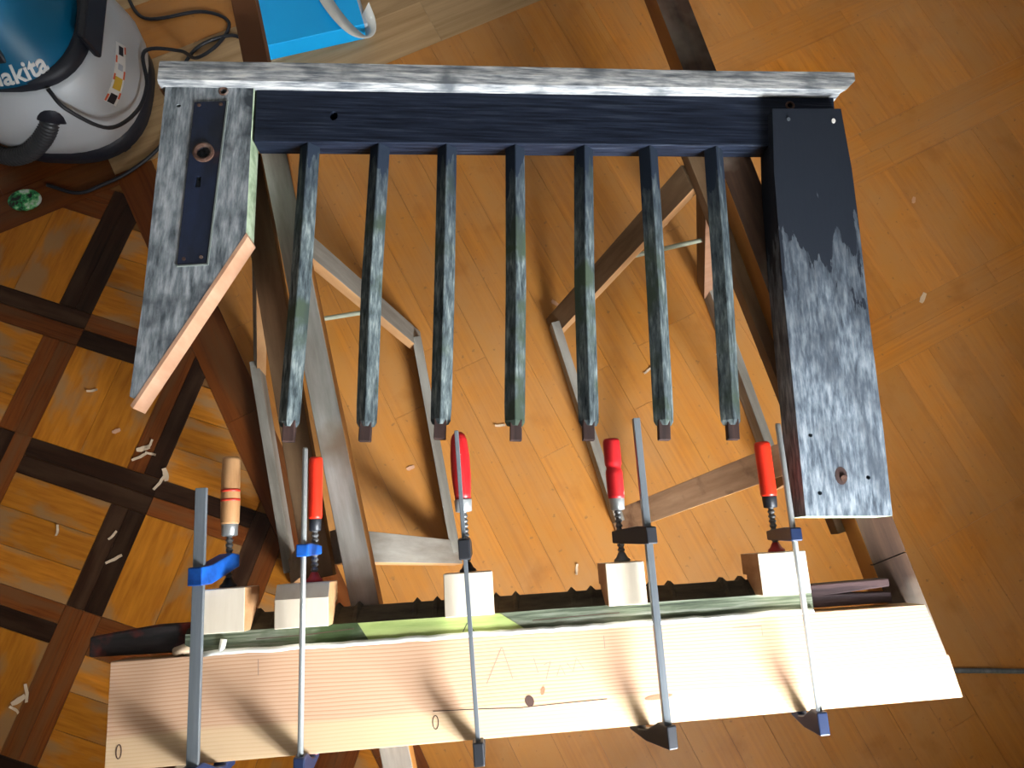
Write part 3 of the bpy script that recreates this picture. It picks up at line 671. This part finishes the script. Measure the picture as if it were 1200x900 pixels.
# ------------------------------------------------------------------ clamping blocks
CP, SP_ = math.cos(PANG), math.sin(PANG)
def rail_local(x): return (x+0.409)/CP
block_spec = [(-0.379, -0.317, 'small pale wooden clamping block under the clamp with the natural wood handle', 0),
              (-0.276, -0.200, 'pale wooden clamping block with a slanted top beside the lime green patch', 1),
              (-0.037, 0.034, 'pale square wooden clamping block standing on the lime green patch', 0),
              (0.199, 0.256, 'pale wooden clamping block under the clamp with the grooved worn red handle', 0),
              (0.427, 0.500, 'pale wooden clamping block next to the forked dark tenon', 0)]
block_far = []
for x0, x1, lab, cham in block_spec:
    l0, l1 = rail_local(x0), rail_local(x1)
    zt = 0.077
    fy = 0.090
    prof = [(0.0295, 0.0465), (0.0295, zt), (fy, zt), (fy, 0.004), (0.0585, 0.004), (0.0585, 0.0195), (0.0535, 0.0185)] if not cham else \
           [(0.0295, 0.0465), (0.0295, zt), (0.069, zt), (fy, zt-0.012), (fy, 0.004), (0.0585, 0.004), (0.0585, 0.0195), (0.0535, 0.0185)]
    n = len(prof); V = [(l0, y, z) for y, z in prof]+[(l1, y, z) for y, z in prof]
    F = [list(range(n)), list(range(n, 2*n))]+[[i, (i+1) % n, n+(i+1) % n, n+i] for i in range(n)]
    me = mesh('clamping_block', V, F)
    c = Vector(((l0+l1)/2, 0.06, 0.004)); me.transform(Matrix.Translation(-c))
    for p in me.polygons:
        if abs(p.normal.x) > 0.7: p.material_index = 1
    o = obj('clamping_block', me, None, ['block', 'block_end'])
    o.matrix_basis = rail_e.matrix_basis @ Matrix.Translation(c)
    bv = o.modifiers.new('b', 'BEVEL'); bv.width = 0.0012; bv.segments = 2; bv.limit_method = 'ANGLE'
    tag(o, lab, 'block', 'clamping blocks')
    block_far.append((c.x, fy))

# ------------------------------------------------------------------ F-clamps
def clamp(label, top, bot, bw, bt, rnd, kx, kz, face_s, jaw_y, arm_s, arm_mat, h0, h1, handle, tilt_w, arm_w, cap_mat, pad_mat, barz=0.757):
    """top/bot: ends of the bar in plan. kx,kz: offset of the screw axis from the bar axis. Distances along the bar from the block face."""
    T = Vector((*top, 0)); B = Vector((*bot, 0)); d = (T-B).normalized()
    ang = math.atan2(d.y, d.x)-math.pi/2
    # block-face point along the bar
    s_top = (T-face_s).dot(d)
    org = T-d*s_top
    e = empty('bar_clamp', label, 'clamp', (org.x, org.y, barz), ang, 'bar clamps on the plank')
    # bar
    if rnd: me = lathe('bar', [(-(0), 0)][:0]+[(jaw_y-0.004, bw/2), (s_top-0.003, bw/2), (s_top, bw/2*0.7)], 14)
    else: me = box('bar', -bw/2, bw/2, jaw_y-0.004, s_top, -bt/2, bt/2, 0.0008)
    obj('bar', me, e, 'steel' if not rnd else 'zinc')
    dv_ = Vector((kx, 0, kz)); L = dv_.length; dirn = dv_.normalized()
    perp = Vector((dirn.z, 0, -dirn.x))
    def slab(name, prof, th):
        """prof: (distance from the bar toward the screw, s); thickness across the clamp plane"""
        V = []
        for sgn in (-1, 1):
            for a_, s_ in prof:
                p = dirn*a_+perp*(th/2*sgn); V.append((p.x, s_, p.z))
        n = len(prof); F = [list(range(n)), list(range(n, 2*n))]+[[i, (i+1) % n, n+(i+1) % n, n+i] for i in range(n)]
        me = mesh(name, V, F); return bevel_me(me, 0.0018, 2)
    c_ = arm_w
    arm = obj('sliding_arm', slab('sliding_arm', [(-bt/2-0.006, arm_s-c_*0.55), (-bt/2-0.006, arm_s+c_*0.40), (bt/2+0.010, arm_s+c_*0.5), (L-0.008, arm_s+c_*0.42+tilt_w), (L+0.011, arm_s+c_*0.36+tilt_w), (L+0.011, arm_s-c_*0.34+tilt_w), (bt/2+0.012, arm_s-c_*0.5)], max(bw, 0.010)+0.007), e, arm_mat)
    # screw with cut thread
    s0, s1 = 0.006, h0-0.014; n = int((s1-s0)/0.0018); prof = []
    for i in range(n+1): prof.append((s0+(s1-s0)*i/n, 0.0056 if (i//2) % 2 else 0.0040))
    me = lathe('screw', prof, 12)
    for p in me.polygons: p.use_smooth = False
    me.transform(Matrix.Translation((kx, 0, kz))); obj('screw', me, e, 'steel_dark')
    me = lathe('swivel_pad', [(0.0, 0.0125), (0.003, 0.0125), (0.006, 0.009), (0.011, 0.0065), (0.014, 0.005)], 18); me.transform(Matrix.Translation((kx, 0, kz))); obj('swivel_pad', me, e, pad_mat)
    # handle and ferrule
    kind, hm, fm, hr = handle; Lh = h1-h0
    if kind == 'plain': pr = [(0, hr*.92), (.04, hr), (.3, hr*1.0), (.9, hr*1.02), (.97, hr*.98), (1, hr*.84)]
    elif kind == 'taper': pr = [(0, hr*.80), (.1, hr*.86), (.35, hr), (.65, hr*1.0), (.88, hr*.86), (.96, hr*.66), (1, hr*.40)]
    elif kind == 'groove': pr = [(0, hr*.90), (.04, hr*.98), (.40, hr), (.46, hr*.97), (.49, hr*.86), (.53, hr*.86), (.56, hr*.97), (.62, hr), (.94, hr), (.98, hr*.93), (1, hr*.8)]
    else: pr = [(0, hr*.94), (.03, hr), (.40, hr*1.05), (.5, hr), (.6, hr*1.02), (.95, hr*.98), (1, hr*.86)]
    me = lathe('handle', [(h0+Lh*a_, r) for a_, r in pr], 20); me.transform(Matrix.Translation((kx, 0, kz)))
    H = obj('handle', me, e, hm)
    me = lathe('ferrule', [(h0-0.018, hr*.66), (h0-0.017, hr*.84), (h0, hr*.9), (h0+0.001, hr*.9)], 20); me.transform(Matrix.Translation((kx, 0, kz))); obj('ferrule', me, H, fm)
    if kind == 'rings':
        for a_ in (.36, .50):
            me = lathe('painted_ring', [(h0+Lh*a_-0.0025, hr*1.05), (h0+Lh*a_+0.0015, hr*1.055)], 20); me.transform(Matrix.Translation((kx, 0, kz))); obj('painted_ring', me, H, 'red_ring')
    # fixed jaw hooked on the plank edge
    j = jaw_y
    J = obj('fixed_jaw', slab('fixed_jaw', [(-bt/2-0.005, j-0.014), (-bt/2-0.005, j+0.016), (bt/2+0.006, j+0.018), (L*.55, j+0.004), (L-0.012, j+0.001), (L-0.010, j+0.006), (L+0.012, j+0.006), (L+0.012, j-0.004), (L*.6, j-0.013)], max(bw, 0.010)+0.005), e, arm_mat if arm_mat != 'iron_blue' else 'iron_navy')
    if cap_mat:
        p = dirn*L
        me = box('jaw_cap', p.x-0.010, p.x+0.010, j+0.003, j+0.0070, p.z-0.011, p.z+0.011, 0.002); obj('jaw_cap', me, J, cap_mat)
    return e
SC = (CAMH-0.757)/(CAMH-0.73)
def face(i, xbar):
    lx = (xbar+0.409)/CP
    p = rail_e.matrix_basis @ Vector((block_far[i][0], 0.0905, 0)); return Vector((p.x, p.y, 0))
def jawdist(i, bot, top):
    """signed distance along the bar from block face to the near plank edge"""
    f = face(i, 0); T = Vector((*top, 0)); B = Vector((*bot, 0)); d = (T-B).normalized()
    # near edge of plank at the bar's x
    pe = plank_e.matrix_basis; lx = ((B.x+0.509)/CP)
    y_edge = -0.1425+(0.0085)*lx/1.238
    p = pe @ Vector((lx, y_edge, 0)); return (Vector((p.x, p.y, 0))-f).dot(d)
specs = [
 ('bar clamp with a natural wood handle and bright blue arm', (-0.399, 0.099), (-0.372, -0.276), 0.0155, 0.008, False, 0.018, -0.072, 0.020, 'iron_blue', 0.092, 0.193, ('rings', 'nat_wood', 'zinc', 0.0135), 0.018, 0.026, None, 'iron_black'),
 ('thin bar clamp with a smooth red plastic handle and small blue arm', (-0.254, 0.161), (-0.229, -0.277), 0.0080, 0.008, True, 0.001, -0.071, 0.046, 'iron_blue', 0.092, 0.186, ('plain', 'red_plastic', 'iron_black', 0.0105), 0.0, 0.018, 'pink_cap', 'red_cap'),
 ('bar clamp with a tapered dark red handle on the lime green patch', (-0.030, 0.190), (0.014, -0.272), 0.0062, 0.010, False, 0.002, -0.071, 0.034, 'iron_black', 0.107, 0.213, ('taper', 'red_wood', 'zinc', 0.0150), 0.0, 0.030, None, 'iron_black'),
 ('bar clamp with a worn red wooden handle grooved in the middle', (0.245, 0.214), (0.279, -0.263), 0.0100, 0.012, False, -0.026, -0.075, 0.037, 'iron_black', 0.096, 0.190, ('groove', 'red_wood', 'zinc', 0.0135), 0.0, 0.026, None, 'steel_dark'),
 ('bar clamp with a round bar and bright red handle beside the forked tenon', (0.467, 0.210), (0.497, -0.224), 0.0085, 0.0085, True, 0.0, -0.071, 0.025, 'iron_navy', 0.085, 0.171, ('plain', 'red_plastic', 'iron_black', 0.0125), 0.0, 0.020, None, 'red_cap'),
]
for i, (lab, tp, bt_, bw, bth, rnd, kx, kz, arm_s, am, h0, h1, hd, tl, aw, cm, pm) in enumerate(specs):
    tp = (tp[0]*SC, tp[1]*SC); bt_ = (bt_[0]*SC, bt_[1]*SC)
    clamp(lab, tp, bt_, bw, bth, rnd, kx, kz, face(i, 0), jawdist(i, bt_, tp)-0.0065, arm_s, am, h0, h1, hd, tl, aw, cm, pm)

# ------------------------------------------------------------------ vacuum cleaner
VC = Vector((-1.09, 1.205, 0))
vac = empty('vacuum_cleaner', 'blue and light grey workshop vacuum cleaner standing on the parquet', 'vacuum cleaner', VC)
def super_ring(rx, ry, z, n=40, p=2.6, ox=0.0, oy=0.0):
    out = []
    for k in range(n):
        a_ = 2*math.pi*k/n; c, s = math.cos(a_), math.sin(a_)
        out.append((ox+rx*math.copysign(abs(c)**(2/p), c), oy+ry*math.copysign(abs(s)**(2/p), s), z))
    return out
def loft(name, rings):
    n = len(rings[0]); V = [p for r in rings for p in r]; F = []
    for i in range(len(rings)-1):
        for k in range(n): F.append([i*n+k, i*n+(k+1) % n, (i+1)*n+(k+1) % n, (i+1)*n+k])
    F.append(list(range(n))); F.append(list(range((len(rings)-1)*n, len(rings)*n)))
    me = mesh(name, V, F)
    for p in me.polygons: p.use_smooth = len(p.vertices) == 4
    return me
obj('base', loft('base', [super_ring(.19, .19, .022), super_ring(.205, .205, .03), super_ring(.205, .205, .075), super_ring(.19, .19, .085)]), vac, 'vac_dark')
obj('tank', loft('tank', [super_ring(.196, .196, .078), super_ring(.214, .214, .095), super_ring(.218, .218, .14), super_ring(.206, .206, .22), super_ring(.192, .192, .295), super_ring(.182, .182, .302)]), vac, 'vac_white')
obj('collar', loft('collar', [super_ring(.176, .176, .296), super_ring(.182, .182, .30), super_ring(.178, .178, .325), super_ring(.165, .165, .33)]), vac, 'vac_dark')
HR = lambda z: 0.176-0.35*(z-0.325)-2.2*(z-0.325)**2
HO = (-0.02, -0.012)
zs = [.322, .335, .36, .39, .42, .445, .465, .475]
head = obj('motor_head', loft('motor_head', [super_ring(HR(z)*(1 if z < .46 else .86), HR(z)*(1 if z < .46 else .86), z, ox=HO[0], oy=HO[1], p=2.3) for z in zs]), vac, 'vac_blue')
for k in range(4):
    a_ = math.pi/4+k*math.pi/2
    me = lathe('caster', [(-0.012, .020), (-0.009, .0225), (.009, .0225), (.012, .020)], 16)
    o = obj('caster', me, vac, 'vac_dark'); o.location = (.19*math.cos(a_), .19*math.sin(a_), .0225); o.rotation_euler = (0, 0, a_)
obj('carry_handle', tube('carry_handle', spline([(-.12, -.02, .45), (-.10, -.02, .50), (0.0, -.02, .515), (.08, -.02, .50), (.10, -.02, .45)], 6), .014, 10), head, 'vac_dark')
def wrap(me, rad, phi0, z0, tilt=0.0, lean=None):
    """bend a flat xy mesh round the vertical axis: x -> angle, y -> height, z -> outwards"""
    for v in me.vertices:
        x, y, z = v.co
        xr = x*math.cos(tilt)-y*math.sin(tilt); yr = x*math.sin(tilt)+y*math.cos(tilt)
        zz = z0+yr; r = rad(zz, phi0+xr/0.17)+z; ph = phi0+xr/0.17
        v.co = (r*math.cos(ph), r*math.sin(ph), zz)
    me.update(); return me
def sup_rad(base, p):
    def f(z, ph):
        c, s = abs(math.cos(ph)), abs(math.sin(ph)); return base(z)*((c**p+s**p)**(-1/p))
    return f
def text_mesh(s, size, ext):
    cu = bpy.data.curves.new('t', 'FONT'); cu.body = s; cu.size = size; cu.extrude = ext; cu.align_x = 'CENTER'; cu.shear = 0.25; cu.offset = size*0.02
    to = bpy.data.objects.new('t', cu); COL.objects.link(to)
    dg = bpy.context.evaluated_depsgraph_get(); me = bpy.data.meshes.new_from_object(to.evaluated_get(dg))
    bpy.data.objects.remove(to); bpy.data.curves.remove(cu); me.materials.clear(); return me
tm = text_mesh('makita', 0.052, 0.0010)
wrap(tm, sup_rad(lambda z: HR(z)+0.0008, 2.3), R_(-66), 0.331)
tm.transform(Matrix.Translation((HO[0], HO[1], 0)))
obj('brand_lettering', tm, head, 'white_print')
# black switch box on the head
sw = box('switch_box', -0.045, 0.045, -0.02, 0.02, -0.012, 0.012, 0.004); 
wrap(sw, sup_rad(lambda z: HR(z)+0.006, 2.3), R_(-78), 0.402); sw.transform(Matrix.Translation((HO[0], HO[1], 0)))
obj('switch_box', sw, head, 'vac_dark')
# dark latch between head and tank, toward the right
lt_ = box('latch', -0.075, 0.075, -0.030, 0.040, -0.008, 0.012, 0.006)
wrap(lt_, sup_rad(lambda z: 0.196-0.13*(z-.28), 2.6), R_(4), 0.318); obj('latch', lt_, vac, 'vac_dark')
# warning sticker on the tank
TR = lambda z: 0.218-0.16*max(0, z-.14)+0.0006
def stick(name, w_, h_, dx, dy, mat, lift):
    V = [(dx-w_/2+w_*i/6, dy+(-h_/2 if j == 0 else h_/2), lift*k) for k in (0, 1) for j in (0, 1) for i in range(7)]
    F = [[i, i+1, 8+i, 7+i] for i in range(6)]+[[14+i, 15+i, 22+i, 21+i] for i in range(6)]+[[i, i+1, 15+i, 14+i] for i in range(6)]+[[7+i, 8+i, 22+i, 21+i] for i in range(6)]
    F += [[0, 7, 21, 14], [6, 13, 27, 20]]
    me = mesh(name, V, F); wrap(me, sup_rad(TR, 2.6), R_(-16), 0.212, R_(15)); return me
lab = obj('warning_sticker', stick('warning_sticker', 0.120, 0.036, 0, 0, 'white_print', 0.0010), vac, 'white_print')
for dx, dy, ww, hh, mt in ((-0.050, 0.0, 0.018, 0.020, 'vac_dark'), (-0.020, 0, 0.024, 0.024, 'yellow_print'), (0.012, 0.0, 0.012, 0.016, 'box_edge'), (0.045, 0.0, 0.018, 0.016, 'vac_dark'),
                       (-0.052, 0.0155, 0.014, 0.005, 'orange_print'), (-0.01, 0.0155, 0.012, 0.005, 'orange_print'), (0.025, 0.0155, 0.014, 0.005, 'orange_print'), (0.0, -0.0155, 0.016, 0.005, 'orange_print'), (-0.04, -0.0155, 0.012, 0.005, 'orange_print'), (0.05, -0.0155, 0.014, 0.005, 'orange_print')):
    obj('pictogram', stick('pictogram', ww, hh, dx, dy, mt, 0.0016), lab, mt)
# hose port, corrugated hose, cables
HOSEP = [(-1.012, 1.064, 0.25), (-1.025, 1.015, 0.22), (-1.065, 0.994, 0.17), (-1.124, 0.98, 0.12), (-1.187, 0.981, 0.09), (-1.25, 1.01, 0.07), (-1.314, 1.077, 0.06)]
def W(p): return Vector(p)-VC
hp = spline([W(p) for p in HOSEP], 26)
obj('hose', tube('hose', hp, 0.0225, 16, rib=0.16), vac, 'hose')
obj('hose_port', tube('hose_port', [W((-1.012, 1.07, .25)), W((-1.0175, 1.04, .237)), W((-1.0245, 1.008, .214))], 0.031, 18), vac, 'vac_dark')
cab = obj('power_cable', tube('power_cable', spline([W(p) for p in ((-0.985, 1.03, .31), (-0.955, 1.00, .28), (-0.90, 1.005, .20), (-0.862, 1.08, .155), (-0.848, 1.16, .15), (-0.86, 1.25, .16), (-0.80, 1.30, .10), (-0.79, 1.34, .02), (-0.74, 1.40, .006), (-0.72, 1.47, .006), (-0.80, 1.50, .006), (-0.95, 1.47, .006), (-1.02, 1.56, .006))], 8), 0.0048, 8), vac, 'rubber')
obj('power_cable', tube('power_cable', spline([W(p) for p in ((-0.66, 1.34, .006), (-0.675, 1.41, .006), (-0.72, 1.425, .006), (-0.80, 1.38, .006), (-0.84, 1.28, .006), (-0.845, 1.17, .006), (-0.86, 1.08, .006), (-0.93, 1.0, .006), (-1.0, .955, .006), (-1.06, .93, .006), (-1.14, .95, .006))], 8), 0.0048, 8), vac, 'rubber')
# ------------------------------------------------------------------ other things
# green printed packet
pkt = disc('printed_packet', 0, 0, 0.042, 0.03, 0, 0.012, 16, 0.0); bevel_me(pkt, 0.004, 2)
o = obj('printed_packet', pkt, None, 'green'); o.location = (-1.19, 0.905, 0.0); o.rotation_euler = (0, 0, 0.2)
tag(o, 'small green and white printed packet in front of the vacuum cleaner', 'packet')
# blue box
bx = empty('blue_box', 'flat bright blue box with pale edges on the floor behind the gate', 'box', (-0.632, 1.345, 0), R_(17.5))
bb = obj('body', box('body', 0.012, 0.315, 0.0, 0.42, 0.0, 0.058, 0.002), bx, 'cyan')
cut(bb, [box('slot', 0.252, 0.256, 0.02, 0.40, 0.048, 0.07)])
obj('side_edge', box('side_edge', 0.0, 0.013, 0.0, 0.42, 0.0, 0.0585, 0.002), bx, 'box_edge')
obj('side_edge', box('side_edge', 0.314, 0.324, 0.0, 0.42, 0.0, 0.0585, 0.002), bx, 'box_edge')
# curled white paper strap
def strap():
    P = spline([(0.205, 0.30, .062), (0.218, 0.20, .064), (0.232, 0.10, .066), (0.255, 0.02, .072), (0.285, -0.03, .066), (0.318, -0.035, .052), (0.330, -0.005, .055), (0.327, 0.03, .075)], 8)
    V = []; F = []; n = len(P)
    for i, p in enumerate(P):
        t = i/(n-1); t3 = (P[min(i+1, n-1)]-P[max(i-1, 0)]).normalized()
        side = t3.cross(Vector((0, 0, 1))).normalized()
        up = Vector((0, 0, 1))
        wv = side*math.cos(0.10+t*0.9)+up*math.sin(0.10+t*0.9)
        hw = 0.017+0.010*t
        nn = t3.cross(wv).normalized()*0.0006
        V += [p-wv*hw+nn, p+wv*hw+nn, p+wv*hw-nn, p-wv*hw-nn]
    for i in range(n-1):
        for q in range(4): F.append([i*4+q, i*4+(q+1) % 4, (i+1)*4+(q+1) % 4, (i+1)*4+q])
    return mesh('paper_strap', V, F, smooth=True)
st = obj('paper_strap', strap(), None, 'paper'); st.matrix_basis = bx.matrix_basis.copy()
tag(st, 'curled white paper strap lying over the blue box', 'strap')
# rod at the right
rod = obj('steel_rod', tube('steel_rod', [(0, 0, 0), (0.75, -0.006, 0)], 0.006, 10), None, 'steel'); rod.location = (0.86, -0.246, 0.006)
tag(rod, 'thin grey steel rod on the floor beyond the end of the new plank', 'rod')
# pale offcut below the plank
me = box('wood_offcut', -0.07, 0.07, -0.012, 0.012, 0, 0.014, 0.001)
oc = obj('wood_offcut', me, None, 'chip'); oc.location = (-0.60, -0.425, 0.0); oc.rotation_euler = (0, 0, R_(40))
tag(oc, 'pale wood offcut on the floor below the new plank', 'offcut')
# chips and shavings
def chip_mesh(seed, L, Wd, curl):
    rr = random.Random(seed); V = []; F = []; n = 5
    for i in range(n):
        t = i/(n-1)-.5; z = 0.0006+curl*(t*2)**2*L*0.35
        a_ = Wd*(0.5-0.25*abs(t)*rr.uniform(.4, 1.6)); y = rr.uniform(-.1, .1)*Wd
        V += [(t*L, y-a_, z), (t*L, y+a_, z), (t*L, y+a_, z+0.0012), (t*L, y-a_, z+0.0012)]
    for i in range(n-1):
        for q in range(4): F.append([i*4+q, i*4+(q+1) % 4, (i+1)*4+(q+1) % 4, (i+1)*4+q])
    F += [[0, 1, 2, 3], [n*4-4, n*4-3, n*4-2, n*4-1]]
    return mesh('wood_shaving', V, F)
CH = [chip_mesh(k, L, wd, c) for k, (L, wd, c) in enumerate(((.032, .013, .2), (.026, .006, .5), (.020, .010, .1), (.040, .007, .3)))]
for me in CH[:2]+CH[3:]: me.materials.append(M['chip'])
CH[2].materials.append(M['chip_pink'])
sh = [(-.81, .258, 0, .3), (-.795, .268, 1, 1.2), (-.815, .238, 3, .5), (-.79, .245, 1, -.2), (-.75, .195, 0, 1.9), (-.762, .175, 3, 1.0), (-1.015, -.315, 0, .6), (-1.0, -.30, 3, 1.8), (-1.02, -.335, 1, 2.6),
      (-.845, -.005, 3, .5), (-.855, .05, 1, .9), (-.985, .06, 1, 1.6), (-.88, .30, 2, .4), (-.95, .40, 1, .2), (-.84, .62, 1, 1.2), (1.02, .52, 1, -.3), (1.2, .70, 0, 1.1), (1.21, .99, 2, 1.3),
      (.25, -.02, 1, 1.5), (.06, .33, 1, .1), (.33, .25, 3, .3), (.20, .66, 2, -.6), (.47, .58, 3, -.7), (.64, .52, 3, -.5), (.44, .48, 1, .7), (-.16, .22, 2, .4), (.02, -.05, 1, 1.1)]
for k, (x, y, q, a_) in enumerate(sh):
    o = bpy.data.objects.new('wood_shaving', CH[q]); COL.objects.link(o)
    o.location = (x, y, 0.0002); o.rotation_euler = (0, 0, a_)
    if x < -0.6 and y > 0.1: lb, gp = 'pale curled wood shaving on the dark lattice strips beside the point of the lock stile', 'wood shavings by the pointed stile'
    elif x < -0.6: lb, gp = 'pale wood shaving on the dark parquet lattice beyond the end of the plank', 'wood shavings by the plank end'
    elif x > 0.9: lb, gp = 'pale wood shaving on the orange parquet outside the wide board', 'wood shavings outside the wide board'
    else: lb, gp = 'tiny wood shaving on the floor between the two trestles', 'wood shavings between the trestles'
    tag(o, lb, 'wood shaving', gp)
print('boards', nboards, len([o for o in fl.children]))
